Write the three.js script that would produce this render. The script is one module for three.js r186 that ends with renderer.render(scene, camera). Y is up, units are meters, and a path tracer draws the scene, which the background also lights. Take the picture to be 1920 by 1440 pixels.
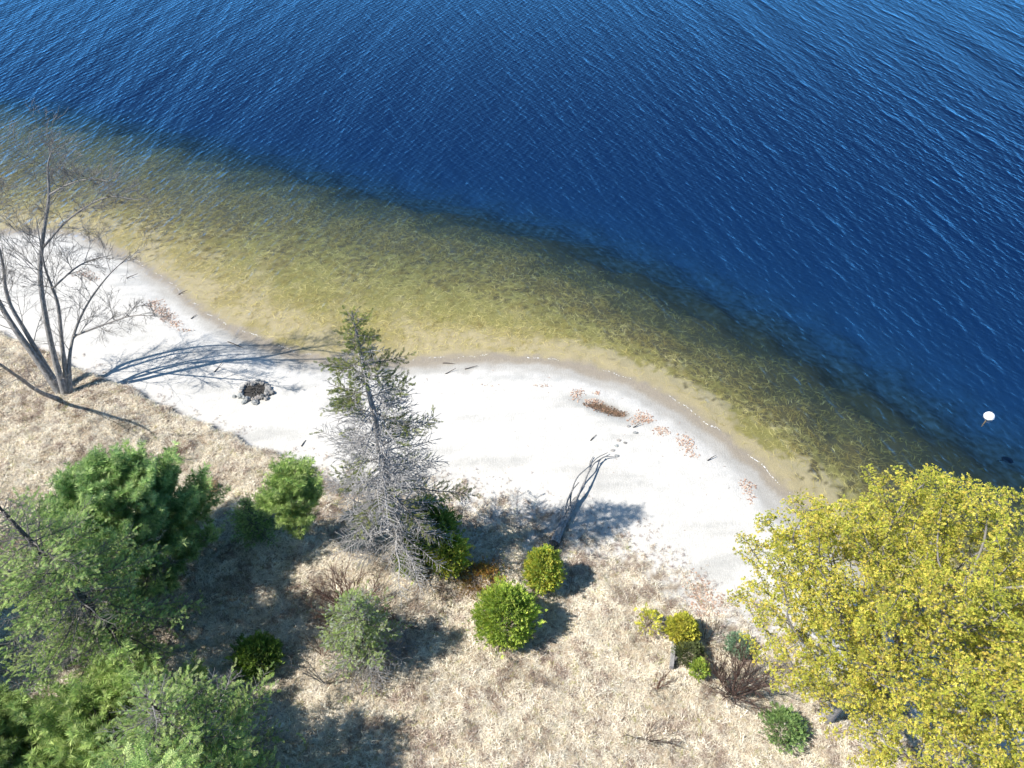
import * as THREE from 'three';
import { mergeGeometries } from 'three/addons/utils/BufferGeometryUtils.js';
import { createNoise2D, createNoise3D } from 'simplex-noise';

// ---------------------------------------------------------------- camera, sky, sun, exposure
const scene = new THREE.Scene();
const camera = new THREE.PerspectiveCamera(56.83, 4 / 3, 0.1, 4000);
camera.position.set(0, 18, 0);                       // a drone 18 m above the lake
camera.rotation.set(-44 * Math.PI / 180, 0, 0);
const SUN = new THREE.Vector3(-0.613, 0.777, 0.143).normalize();
const renderer = new THREE.WebGLRenderer({ antialias: true });
renderer.toneMapping = THREE.LinearToneMapping;
renderer.toneMappingExposure = 2.2;
renderer.shadowMap.enabled = true;
{
  const W = 512, Hh = 256, d = new Float32Array(W * Hh * 4), v = new THREE.Vector3();
  for (let j = 0; j < Hh; j++) for (let i = 0; i < W; i++) {
    const el = ((j + 0.5) / Hh - 0.5) * Math.PI, az = ((i + 0.5) / W - 0.5) * 2 * Math.PI;
    v.set(Math.cos(el) * Math.cos(az), Math.sin(el), Math.cos(el) * Math.sin(az));
    const e = Math.max(0, v.y), h = Math.pow(1 - e, 3.2), c = Math.max(0, v.dot(SUN)), g = 0.07 * Math.pow(c, 5) + 0.6 * Math.pow(c, 60);
    const o = (j * W + i) * 4;
    d[o] = 0.034 + 0.075 * h + g * 0.8; d[o + 1] = 0.080 + 0.41 * h + g * 0.9; d[o + 2] = 0.158 + 1.0 * h + g; d[o + 3] = 1;
  }
  const t = new THREE.DataTexture(d, W, Hh, THREE.RGBAFormat, THREE.FloatType);
  t.mapping = THREE.EquirectangularReflectionMapping; t.magFilter = THREE.LinearFilter; t.needsUpdate = true;
  scene.background = t; scene.environment = t;
}
const sun = new THREE.DirectionalLight(new THREE.Color(1, 0.955, 0.88), 4.2);
sun.position.copy(SUN).multiplyScalar(80).add(new THREE.Vector3(0, 0, -18)); sun.target.position.set(0, 0, -18);
sun.castShadow = true; sun.shadow.mapSize.set(4096, 4096);
Object.assign(sun.shadow.camera, { left: -40, right: 40, top: 40, bottom: -40, near: 1, far: 200 });
scene.add(sun, sun.target);

// ---------------------------------------------------------------- helpers
const RNG = (a) => () => { a |= 0; a = a + 0x6D2B79F5 | 0; let t = Math.imul(a ^ a >>> 15, 1 | a); t = t + Math.imul(t ^ t >>> 7, 61 | t) ^ t; return ((t ^ t >>> 14) >>> 0) / 4294967296; };
const n2 = createNoise2D(RNG(7)), n2b = createNoise2D(RNG(19)), n3 = createNoise3D(RNG(11));
const clamp = (x, a = 0, b = 1) => Math.min(b, Math.max(a, x)), lerp = (a, b, t) => a + (b - a) * t;
const sm = (a, b, x) => { const t = clamp((x - a) / (b - a)); return t * t * (3 - 2 * t); };
const fbm = (x, z, o = 4) => { let s = 0, a = 0.5, f = 1; for (let i = 0; i < o; i++) { s += a * n2(x * f + i * 31.7, z * f - i * 17.3); a *= 0.5; f *= 2.03; } return s; };
const V = (x, y, z) => new THREE.Vector3(x, y, z);
const C = (r, g, b) => new THREE.Color().setRGB(r, g, b);
const mixC = (a, b, t) => [lerp(a[0], b[0], t), lerp(a[1], b[1], t), lerp(a[2], b[2], t)];
const used = {};
function numbered(n) { const k = used[n] = (used[n] ?? -1) + 1; return k ? n + '_' + String(k).padStart(3, '0') : n; }
function tag(o, label, category, group) { o.userData.label = label; o.userData.category = category; if (group) o.userData.group = group; return o; }
function shadows(o) { o.castShadow = o.receiveShadow = true; return o; }
function thing(name, label, category, x, z, dy = 0, group) {
  const o = new THREE.Group(); o.name = numbered(name); o.position.set(x, height(x, z) + dy, z); scene.add(o); return tag(o, label, category, group);
}
function part(name, geo, mat, parent, kind) { const m = shadows(new THREE.Mesh(geo, mat)); m.name = name; if (kind) m.userData.kind = kind; parent.add(m); return m; }
function structure(name, geo, mat, kind = 'structure') { const m = shadows(new THREE.Mesh(geo, mat)); m.name = name; m.userData.kind = kind; scene.add(m); return m; }
const std = (o) => new THREE.MeshStandardMaterial({ roughness: 0.9, ...o });
const leafMat = (tr = 0.35) => new THREE.MeshPhysicalMaterial({ color: 0xffffff, roughness: 0.95, specularIntensity: 0.35, transmission: tr, thickness: 0, side: THREE.DoubleSide });

class MB {                                            // collects tubes and faces into one geometry
  constructor() { this.p = []; this.n = []; this.i = []; this.u = []; }
  tube(pts, rad, sides = 5, cap = false) {
    const base = this.p.length / 3, N = pts.length, t = V(0, 0, 0), a = V(0, 0, 0), b = V(0, 0, 0), ref = V(0, 0, 0);
    let len = 0;
    for (let k = 0; k < N; k++) {
      t.copy(pts[Math.min(N - 1, k + 1)]).sub(pts[Math.max(0, k - 1)]).normalize();
      if (!k) ref.set(Math.abs(t.y) > 0.8 ? 1 : 0, Math.abs(t.y) > 0.8 ? 0 : 1, 0.13);
      a.crossVectors(t, ref).normalize(); b.crossVectors(a, t).normalize(); ref.copy(b);
      if (k) len += pts[k].distanceTo(pts[k - 1]);
      for (let s = 0; s <= sides; s++) {
        const w = s / sides * 2 * Math.PI, cx = Math.cos(w), sy = Math.sin(w), r = typeof rad === 'function' ? rad(k / (N - 1), w) : lerp(rad[0], rad[1], k / (N - 1));
        const nx = a.x * cx + b.x * sy, ny = a.y * cx + b.y * sy, nz = a.z * cx + b.z * sy;
        this.p.push(pts[k].x + nx * r, pts[k].y + ny * r, pts[k].z + nz * r); this.n.push(nx, ny, nz); this.u.push(s / sides * 0.5, len);
      }
    }
    const row = sides + 1;
    for (let k = 0; k < N - 1; k++) for (let s = 0; s < sides; s++) { const q = base + k * row + s; this.i.push(q, q + row, q + 1, q + 1, q + row, q + row + 1); }
    if (cap) for (const k of [0, N - 1]) for (let s = 1; s < sides - 1; s++) { const q = base + k * row; k ? this.i.push(q, q + s + 1, q + s) : this.i.push(q, q + s, q + s + 1); }
    return this;
  }
  geo() {
    const g = new THREE.BufferGeometry();
    g.setAttribute('position', new THREE.Float32BufferAttribute(this.p, 3)); g.setAttribute('normal', new THREE.Float32BufferAttribute(this.n, 3));
    g.setAttribute('uv', new THREE.Float32BufferAttribute(this.u, 2)); g.setIndex(this.i); return g;
  }
}
function triGeo(tris) { const g = new THREE.BufferGeometry(); g.setAttribute('position', new THREE.Float32BufferAttribute(tris.flat(2), 3)); g.computeVertexNormals(); return g; }
const Z = V(0, 0, 1);
class Scatter {                                       // collects instance matrices and colours
  constructor() { this.m = []; this.c = []; this.q = new THREE.Quaternion(); this.r = new THREE.Quaternion(); this.M = new THREE.Matrix4(); }
  add(p, dir, s, roll, col) {
    this.q.setFromUnitVectors(Z, dir); this.r.setFromAxisAngle(Z, roll); this.q.multiply(this.r);
    this.M.compose(p, this.q, typeof s === 'number' ? V(s, s, s) : s); this.m.push(...this.M.elements); this.c.push(...col); return this;
  }
  build(name, geo, mat, parent) {
    const n = this.m.length / 16, o = shadows(new THREE.InstancedMesh(geo, mat, n)); o.instanceMatrix.array.set(this.m);
    o.instanceColor = new THREE.InstancedBufferAttribute(new Float32Array(this.c), 3); o.name = name; o.userData.kind = 'stuff'; parent.add(o); return o;
  }
}
function noiseTexture(size, f, srgb) {
  const d = new Uint8Array(size * size * 4);
  for (let j = 0; j < size; j++) for (let i = 0; i < size; i++) { const c = f(i / size, j / size, i, j), o = (j * size + i) * 4; for (let k = 0; k < 3; k++) d[o + k] = clamp(Array.isArray(c) ? c[k] : c) * 255; d[o + 3] = 255; }
  const t = new THREE.DataTexture(d, size, size); t.wrapS = t.wrapT = THREE.RepeatWrapping; t.magFilter = THREE.LinearFilter; if (srgb) t.colorSpace = THREE.SRGBColorSpace; t.needsUpdate = true; return t;
}
const torus = (u, v, f, s) => { const a = u * 2 * Math.PI, b = v * 2 * Math.PI; return 0.5 * (n3(Math.cos(a) * f + s, Math.sin(a) * f, Math.cos(b) * f) + n3(Math.sin(b) * f - s, Math.cos(a) * f + 9, Math.sin(a) * f)); };

// ---------------------------------------------------------------- lie of the land (metres; the lake lies towards -z, its level is y = 0)
const curve = (pts, n) => new THREE.CatmullRomCurve3(pts.map(([x, z]) => V(x, 0, z)), false, 'centripetal').getPoints(n).map((p) => [p.x, p.z]);
const shore = [[-900, -60], [-120, -36], [-60, -32], ...curve([[-32, -29.61], [-27.21, -29.23], [-24.04, -28.95], [-22.33, -29.04], [-20.87, -28.86], [-19.51, -28.31], [-18.11, -27.42], [-16.54, -26.32], [-15.24, -25.36], [-13.59, -23.83], [-12.78, -23.04], [-11.54, -22.15], [-10.15, -21.35], [-9.16, -20.71], [-7.51, -20.16], [-5.85, -19.92], [-4.19, -19.89], [-2.63, -20.04], [-0.91, -20.16], [0.41, -20.1], [1.91, -19.89], [3.37, -19.3], [4.76, -18.58], [5.62, -17.9], [6.43, -17.11], [7.15, -16.09], [7.78, -15.33], [8.08, -14.92], [8.53, -14], [9.05, -13.07], [9.69, -12.01], [10.61, -10.67], [11.83, -8.99], [13.27, -7.18], [16.24, -5.04]], 110), [30, 4], [120, 60], [900, 500]];
const drop = [[-900, -120], [-120, -60], ...curve([[-51.8, -48.26], [-38.03, -46.01], [-31.59, -43.51], [-25.42, -40.69], [-19.72, -37.91], [-15.53, -35.82], [-12.23, -34.04], [-8.58, -32.22], [-5.21, -30.83], [-2.02, -29.37], [0.97, -27.69], [3.27, -25.88], [5.37, -24.06], [7.3, -22.35], [9.02, -20.56], [10.55, -18.78], [11.66, -17.42], [12.69, -16.16], [13.65, -14.99], [14.71, -13.89], [15.75, -12.97], [17.55, -11.1], [21.23, -8.12]], 70), [36, 2], [130, 60], [900, 470]];
const bank = [[-900, -50], [-60, -28], ...curve([[-25, -22.88], [-19.68, -20.94], [-18.09, -20.19], [-16.24, -19.21], [-15.12, -18.64], [-13.59, -17.93], [-12.42, -17.29], [-11.47, -16.7], [-9.99, -16.02], [-8.56, -15.31], [-7.19, -14.68], [-6.03, -14], [-4.93, -13.38], [-3.56, -12.98], [-2.11, -12.98], [-0.96, -12.53], [0.63, -11.93], [2.15, -11.38], [3.46, -10.82], [4.26, -10.19], [4.72, -9.47], [5.37, -9.17], [6.41, -8.79], [8.04, -7.81], [9.99, -6.4], [12.32, -4.92], [14.8, -3.44]], 80), [26, 6], [110, 66], [900, 540]];
function side(line, x, z) {                           // signed distance: + on the lake side of the line
  let best = 1e18, s = 1;
  for (let k = 0; k < line.length - 1; k++) {
    const ax = line[k][0], az = line[k][1], dx = line[k + 1][0] - ax, dz = line[k + 1][1] - az, px = x - ax, pz = z - az;
    const t = clamp((px * dx + pz * dz) / (dx * dx + dz * dz)), ex = px - dx * t, ez = pz - dz * t, q = ex * ex + ez * ez;
    if (q < best) { best = q; s = dx * pz - dz * px < 0 ? 1 : -1; }
  }
  return s * Math.sqrt(best);
}
function lie(x, z) {
  const s = side(shore, x, z) + 0.10 * n2(x * 0.9, z * 0.9), b = -side(bank, x, z) + 0.12 * n2b(x * 0.8, z * 0.8);
  let y, d = -9;
  if (s > 0) {
    d = side(drop, x, z) + 0.5 * n2(x * 0.35, z * 0.35);
    const t = d < 0 ? s / (s - d) : 1, fall = Math.max(0, d + 1.2);
    y = -0.01 - 0.9 * Math.pow(t, 1.25) - 3.6 * (1 - Math.exp(-fall * fall / 55)) + 0.02 * n2(x * 1.3, z * 1.3);
  } else {
    const u = -s;
    y = -0.01 + 0.26 * sm(0, 2.0, u) + 0.16 * sm(1.8, 6, u) + (0.022 * fbm(x * 0.9, z * 0.9, 3) + 0.007 * n2b(x * 2.9, z * 2.9)) * sm(0, 1, u);
    const px = (x - 3.36) * 0.887 + (z + 17.12) * 0.463, pz = -(x - 3.36) * 0.463 + (z + 17.12) * 0.887;   // hollow behind the beach crest
    y -= 0.11 * Math.exp(-(px * px) / 0.7 - (pz * pz) / 0.05);
    const steep = sm(-3.5, -7.5, x);
    y += (lerp(0.12 * sm(-0.6, 2, b), 0.26 * sm(-0.10, 0.14, b), steep)) + 0.5 * sm(0.5, 11, b) + 0.05 * fbm(x * 0.5, z * 0.5, 4) * sm(0, 1, b);
  }
  return { y, s, b, d };
}
function height(x, z) { return lie(x, z).y; }

// ---------------------------------------------------------------- ground: beach, meadow soil and lake bed, one sheet cut into three
function axis(lo, hi, step, out, grow) { const a = []; for (let x = lo; x <= hi + 1e-6; x += step) a.push(x); let s = step; while (a[a.length - 1] < out) a.push(a[a.length - 1] + (s *= grow)); s = step; while (a[0] > -out) a.unshift(a[0] - (s *= grow)); return a; }
const pool = (x, z) => { const px = (x - 3.36) * 0.887 + (z + 17.12) * 0.463, pz = -(x - 3.36) * 0.463 + (z + 17.12) * 0.887; return 1 - Math.hypot(px / 0.85, pz / 0.24) + 0.15 * n2(x * 5, z * 5); };
{
  const X = axis(-33, 26, 0.125, 900, 1.35), Zs = axis(-47, -3, 0.125, 900, 1.35), nx = X.length, nz = Zs.length;
  const pos = new Float32Array(nx * nz * 3), col = new Float32Array(nx * nz * 3), uv = new Float32Array(nx * nz * 2), kind = new Uint8Array(nx * nz);
  const SAND = [0.655, 0.63, 0.59], GREY = [0.45, 0.44, 0.415], WET = [0.33, 0.285, 0.225], SOIL = [0.42, 0.34, 0.25], DARKSOIL = [0.25, 0.20, 0.15];
  const BEDSAND = [0.43, 0.365, 0.205], OCHRE = [0.34, 0.285, 0.115], ALGAE = [0.285, 0.25, 0.065], WEED = [0.10, 0.08, 0.03], GLOWSILT = [0.42, 0.51, 0.48];
  for (let j = 0; j < nz; j++) for (let i = 0; i < nx; i++) {
    const k = j * nx + i, x = X[i], z = Zs[j], { y, s, b, d } = lie(x, z);
    pos[k * 3] = x; pos[k * 3 + 1] = y; pos[k * 3 + 2] = z; uv[k * 2] = x / 1.9; uv[k * 2 + 1] = -z / 1.9;
    let c; const f = fbm(x * 0.35, z * 0.35), g = fbm(x * 1.7 + 40, z * 1.7), e = n2b(x * 4, z * 4);
    if (s > 0) {
      kind[k] = 2;
      const t = d < 0 ? s / (s - d) : 1;
      c = mixC(BEDSAND, OCHRE, sm(-0.1, 0.25, f * 0.8 + g * 0.35 + (t - lerp(0.12, 0.3, sm(0, 4, x))) * 2.6));
      c = mixC(c, ALGAE, sm(-0.12, 0.2, g * 0.55 + f * 0.6 + (t - 0.32) * 2.4));
      c = mixC(c, WEED, sm(-0.08, 0.2, g * 0.8 + e * 0.25 - f * 0.5 + (t - lerp(lerp(0.62, 0.46, sm(-1, 5, x)), 0.26, sm(-8, -18, x))) * 2.0));
      c = mixC(c, GLOWSILT, sm(2.6, 10, d + g * 2.5));  // deep bed turns pale to stand in for light scattered and reflected by water
      c = mixC(WET, c, sm(-0.05, 0.4, s + g * 0.25));
    } else {
      kind[k] = b > 0.02 ? 1 : 0;
      c = mixC(SAND, GREY, clamp(sm(0.10, 0.5, fbm(x * 0.16 + 3, z * 0.6 + x * 0.1)) * 0.6 + 0.25 * sm(0.1, 0.5, g) + 0.8 * sm(-1.6, -0.2, pool(x, z) - 0.8 * Math.max(0, -17.2 - z + (x - 3.3) * 0.5))));
      c = mixC(c, [0.43, 0.405, 0.365], 0.9 * sm(-1.15, -0.6, s + 0.35 * f + 0.12 * g - 0.35 * sm(-9, -16, x) + 0.15 * sm(2, 5, x)));
      c = mixC(c, WET, sm(-0.55, -0.25, s + 0.2 * f + 0.06 * e - 0.25 * sm(-9, -16, x)));
      c = mixC(c, [0.13, 0.085, 0.05], sm(0.0, 0.35, pool(x, z)));
      c = mixC(c, [0.12, 0.09, 0.065], sm(-3.5, -7.5, x) * sm(0.14, 0.06, Math.abs(b + 0.0) + 0.05 * e));
      const grass = sm(-0.25, 0.3, b + g * lerp(1.6, 0.1, sm(-3.5, -7.5, x)));
      c = mixC(c, mixC(SOIL, DARKSOIL, sm(-0.2, 0.4, g + 0.4 * e)), grass);
    }
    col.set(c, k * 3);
  }
  const idx = [[], [], []];
  for (let j = 0; j < nz - 1; j++) for (let i = 0; i < nx - 1; i++) { const a = j * nx + i, q = kind[a]; idx[q].push(a, a + nx, a + 1, a + 1, a + nx, a + nx + 1); }
  const full = new THREE.BufferGeometry(); full.setAttribute('position', new THREE.BufferAttribute(pos, 3)); full.setIndex(idx.flat()); full.computeVertexNormals();
  const grain = noiseTexture(512, (u, v) => 0.86 + 0.10 * torus(u, v, 9, 2) + 0.08 * torus(u, v, 30, 5) + 0.06 * (Math.random() - 0.5), true);
  const mats = [std({ vertexColors: true, map: grain, bumpMap: grain, bumpScale: 0.012 }), std({ vertexColors: true, map: grain, roughness: 1 }), std({ vertexColors: true, map: grain, bumpMap: grain, bumpScale: 0.02 })];
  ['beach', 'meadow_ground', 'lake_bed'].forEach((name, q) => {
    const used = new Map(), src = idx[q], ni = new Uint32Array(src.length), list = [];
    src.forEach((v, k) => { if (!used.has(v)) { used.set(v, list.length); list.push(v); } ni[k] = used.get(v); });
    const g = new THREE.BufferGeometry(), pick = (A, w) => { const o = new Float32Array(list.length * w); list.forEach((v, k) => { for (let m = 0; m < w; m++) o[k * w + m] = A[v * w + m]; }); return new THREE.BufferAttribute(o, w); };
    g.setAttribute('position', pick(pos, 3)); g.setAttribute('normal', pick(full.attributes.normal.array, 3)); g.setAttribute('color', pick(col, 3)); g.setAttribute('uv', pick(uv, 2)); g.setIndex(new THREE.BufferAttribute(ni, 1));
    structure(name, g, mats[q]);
  });
}

// ---------------------------------------------------------------- water: a rippled surface over a clear, absorbing body
function waves(size, tile, count, lo, hi, seed, spread, steep) {   // periodic sum of wind waves running along x; heights in metres
  const r = RNG(seed), h = new Float32Array(size * size), K = 2 * Math.PI / tile;
  for (let w = 0; w < count; w++) {
    const lam = lo * Math.pow(hi / lo, r()), th = (r() + r() + r() - 1.5) * spread, m = Math.round(tile / lam * Math.cos(th)), n = Math.round(tile / lam * Math.sin(th) + 0.12 * tile / lam), L = tile / Math.hypot(m, n);
    const amp = steep * L / (2 * Math.PI) * Math.sqrt(2 / count), ph = r() * 6.283;
    const cx = new Float32Array(size), sx = new Float32Array(size), cz = new Float32Array(size), sz = new Float32Array(size);
    for (let i = 0; i < size; i++) { const a = 2 * Math.PI * m * i / size + ph, b = 2 * Math.PI * n * i / size; cx[i] = Math.cos(a); sx[i] = Math.sin(a); cz[i] = Math.cos(b); sz[i] = Math.sin(b); }
    for (let j = 0; j < size; j++) for (let i = 0; i < size; i++) h[j * size + i] += amp * (cx[i] * cz[j] - sx[i] * sz[j]);
  }
  return h;
}
function sharpen(h, k) { let s = 0; for (const x of h) s += x * x; s = Math.sqrt(s / h.length); for (let i = 0; i < h.length; i++) { const q = h[i] / s; h[i] = s * (q + k * (q * q - 1)); } return h; }
{
  const S = 1024, h1 = sharpen(waves(S, 11.3, 90, 0.15, 0.5, 5, 0.9, 0.115), 0.1), h2 = sharpen(waves(S, 34, 80, 0.5, 1.5, 9, 0.5, 0.055), 0.2);
  let lo = 1e9, hi = -1e9; for (const x of h1) { lo = Math.min(lo, x); hi = Math.max(hi, x); }
  const d1 = new Float32Array(S * S * 4), d2 = new Float32Array(S * S * 4), e = 34 / S;
  for (let j = 0; j < S; j++) for (let i = 0; i < S; i++) {
    const o = (j * S + i) * 4, q = (h1[j * S + i] - lo) / (hi - lo); d1[o] = d1[o + 1] = d1[o + 2] = q; d1[o + 3] = 1;
    const gx = (h2[j * S + (i + 1) % S] - h2[j * S + (i + S - 1) % S]) / (2 * e), gz = (h2[((j + 1) % S) * S + i] - h2[((j + S - 1) % S) * S + i]) / (2 * e), L = 1 / Math.hypot(gx, gz, 1);
    d2[o] = 0.5 - 0.5 * gx * L; d2[o + 1] = 0.5 - 0.5 * gz * L; d2[o + 2] = 0.5 + 0.5 * L; d2[o + 3] = 1;
  }
  const tex = (d, tile) => { const t = new THREE.DataTexture(d, S, S, THREE.RGBAFormat, THREE.FloatType); t.wrapS = t.wrapT = THREE.RepeatWrapping; t.magFilter = THREE.LinearFilter; t.repeat.set(1 / tile, 1 / tile); t.needsUpdate = true; return t; };
  const X = axis(-62, 62, 0.4, 900, 1.4), Zs = axis(-92, 0, 0.4, 900, 1.4), nx = X.length, nz = Zs.length, p = [], u = [], idx = [], ok = [], r = RNG(3);
  const long = Array.from({ length: 9 }, () => { const lam = 2.2 + 3.6 * r(), th = (r() - 0.5) * 0.6 + 0.1; return [2 * Math.PI / lam * Math.cos(th), 2 * Math.PI / lam * Math.sin(th), r() * 6.28, 0.0024 * lam]; });
  for (let j = 0; j < nz; j++) for (let i = 0; i < nx; i++) {
    const x = X[i], z = Zs[j], s = side(shore, x, z); let y = 0; const near = Math.abs(x) < 62 && z > -92;
    if (near && s > 0) { for (const [a, b, c, m] of long) y += m * Math.sin(a * x + b * z + c); y *= sm(0.3, 5, s); }
    p.push(x, y, z); u.push(x, -z); ok.push(s > -1.6);
  }
  for (let j = 0; j < nz - 1; j++) for (let i = 0; i < nx - 1; i++) { const a = j * nx + i; if (ok[a] || ok[a + 1] || ok[a + nx] || ok[a + nx + 1]) idx.push(a, a + nx, a + 1, a + 1, a + nx, a + nx + 1); }
  const g = new THREE.BufferGeometry(); g.setAttribute('position', new THREE.Float32BufferAttribute(p, 3)); g.setAttribute('uv', new THREE.Float32BufferAttribute(u, 2)); g.setIndex(idx); g.computeVertexNormals();
  structure('water_surface', g, new THREE.MeshPhysicalMaterial({ color: 0xffffff, roughness: 0.12, transmission: 1, thickness: 0, ior: 1.333, bumpMap: tex(d1, 11.3), bumpScale: hi - lo, normalMap: tex(d2, 34), normalScale: new THREE.Vector2(1, 1), side: THREE.DoubleSide }));
  const body = new THREE.BoxGeometry(1760, 14, 1760); body.translate(0, -14 / 2 - 0.09, 0);
  structure('water_body', body, new THREE.MeshPhysicalMaterial({ color: 0xffffff, roughness: 0, transmission: 1, thickness: 1, ior: 1.333, transparent: true, opacity: 0.01, attenuationColor: C(0.70, 0.80, 0.885), attenuationDistance: 1 }));
}

// ---------------------------------------------------------------- foliage pieces
const G = {};
{
  const r = RNG(21);
  const blade = (a, dir, len, w, bend = 0) => {        // a thin two-face leaf
    const s = V(dir.y, -dir.x, dir.z * 0.3 + 0.2).cross(dir).normalize().multiplyScalar(w / 2), tip = dir.clone().multiplyScalar(len).add(a), mid = dir.clone().multiplyScalar(len * 0.55).add(a).add(V(0, bend * len, 0));
    const A = a.toArray(), T = tip.toArray(), L = mid.clone().add(s).toArray(), R = mid.clone().sub(s).toArray(); return [[A, R, L], [L, R, T]];
  };
  const around = (spread) => { const w = r() * 6.283, q = spread * (0.5 + 0.5 * r()); return V(Math.cos(w) * Math.sin(q), Math.sin(w) * Math.sin(q), Math.cos(q)); };
  G.tuft = triGeo(Array.from({ length: 26 }, () => blade(V(0, 0, 0.2 * r()), around(1.25), 0.75 + 0.3 * r(), 0.085)).flat());                 // soft long pine needles
  G.sprig = triGeo(Array.from({ length: 30 }, (_, k) => { const z = k / 30, w = k * 2.4; return blade(V(0, 0, z * 0.72), V(Math.cos(w) * 0.8, Math.sin(w) * 0.8, 0.55).normalize(), 0.33 - 0.08 * z, 0.085).slice(0, 2); }).flat()); // short spruce needles
  G.spray = triGeo(Array.from({ length: 13 }, (_, k) => { const z = Math.floor(k / 2) / 7, sgn = k % 2 ? 1 : -1; return blade(V(0, (r() - 0.5) * 0.1, z * 0.7), V(sgn * (0.9 - 0.5 * z), (r() - 0.5) * 0.7, 0.75).normalize(), 0.42 - 0.16 * z, 0.13); }).flat());
  G.leaves = triGeo(Array.from({ length: 11 }, () => blade(V((r() - 0.5) * 0.35, (r() - 0.5) * 0.35, r() * 0.5), around(1.5), 0.45 + 0.25 * r(), 0.26, (r() - 0.5) * 0.2)).flat());
  const gr = []; for (let k = 0; k < 10; k++) {        // a tussock of dry blades, z up the stem
    const w = r() * 6.283, lean = 0.35 + 1.0 * r(), L = 0.6 + 0.5 * r(), b = V((r() - 0.5) * 0.5, (r() - 0.5) * 0.5, 0), s = V(-Math.sin(w), Math.cos(w), 0).multiplyScalar(0.015 + 0.012 * r());
    const q = (t) => { const a = lean * t * 1.25; return V(Math.cos(w) * Math.sin(a) * L * t, Math.sin(w) * Math.sin(a) * L * t, Math.cos(a) * L * t * 0.95 + 0.01).add(b); };
    const p0 = b, p1 = q(0.55), p2 = q(1), a = p0.clone().add(s).toArray(), c = p0.clone().sub(s).toArray(), d = p1.clone().add(s).toArray(), e = p1.clone().sub(s).toArray();
    gr.push([a, c, d], [d, c, e], [d, e, p2.toArray()]);
  }
  G.grass = triGeo(gr);
  const st = []; for (let k = 0; k < 4; k++) {          // limp bed strands: water weed, the pale ones standing in for caustics
    let w = r() * 6.283, p = V((r() - 0.5) * 0.5, (r() - 0.5) * 0.5, 0.05 + 0.1 * r());
    for (let m = 0; m < 7; m++) { w += (r() - 0.5) * 1.3; const q = p.clone().add(V(Math.cos(w) * 0.2, Math.sin(w) * 0.2, (r() - 0.5) * 0.06)), s = V(-Math.sin(w), Math.cos(w), 0).multiplyScalar(0.017 * (1 - 0.1 * m)); st.push([p.clone().add(s).toArray(), p.clone().sub(s).toArray(), q.clone().add(s).toArray()], [q.clone().add(s).toArray(), p.clone().sub(s).toArray(), q.clone().sub(s).toArray()]); p = q; }
  }
  G.weed = triGeo(st);
  G.flake = triGeo([[[-0.5, -0.2, 0], [0.5, -0.15, 0.12], [0.1, 0.4, 0.05]], [[-0.5, -0.2, 0], [0.1, 0.4, 0.05], [-0.45, 0.3, 0.1]]]);
}
const barkTex = noiseTexture(256, (u, v) => 0.72 + 0.22 * torus(u, v, 3, 3) + 0.16 * torus(u, v, 14, 8), true);
const bark = (r, g, b) => std({ color: C(r, g, b), map: barkTex, bumpMap: barkTex, bumpScale: 0.015 });
const BARK = { grey: bark(0.36, 0.33, 0.30), pale: bark(0.66, 0.635, 0.62), dark: bark(0.16, 0.13, 0.11), brown: bark(0.27, 0.19, 0.14), red: bark(0.36, 0.17, 0.12), silver: bark(0.46, 0.43, 0.40), bleached: bark(0.82, 0.79, 0.77) };
const LEAF = leafMat(0.35), NEEDLE = leafMat(0.45);
const path = (a, d, L, n, r, wob, rise = 0) => { const p = [a.clone()], v = d.clone().normalize(); for (let k = 1; k <= n; k++) { v.x += (r() - 0.5) * wob; v.y += (r() - 0.5) * wob + rise; v.z += (r() - 0.5) * wob; v.normalize(); p.push(p[k - 1].clone().addScaledVector(v, L / n)); } return p; };
const along = (p, t) => { const k = Math.min(p.length - 2, Math.floor(t * (p.length - 1))), f = t * (p.length - 1) - k; return { at: p[k].clone().lerp(p[k + 1], f), dir: p[k + 1].clone().sub(p[k]).normalize() }; };
const tone = (r, list, v = 0.25) => { const c = list[Math.floor(r() * list.length)], k = 1 + (r() - 0.5) * 2 * v; return [c[0] * k, c[1] * k, c[2] * k]; };

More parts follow.
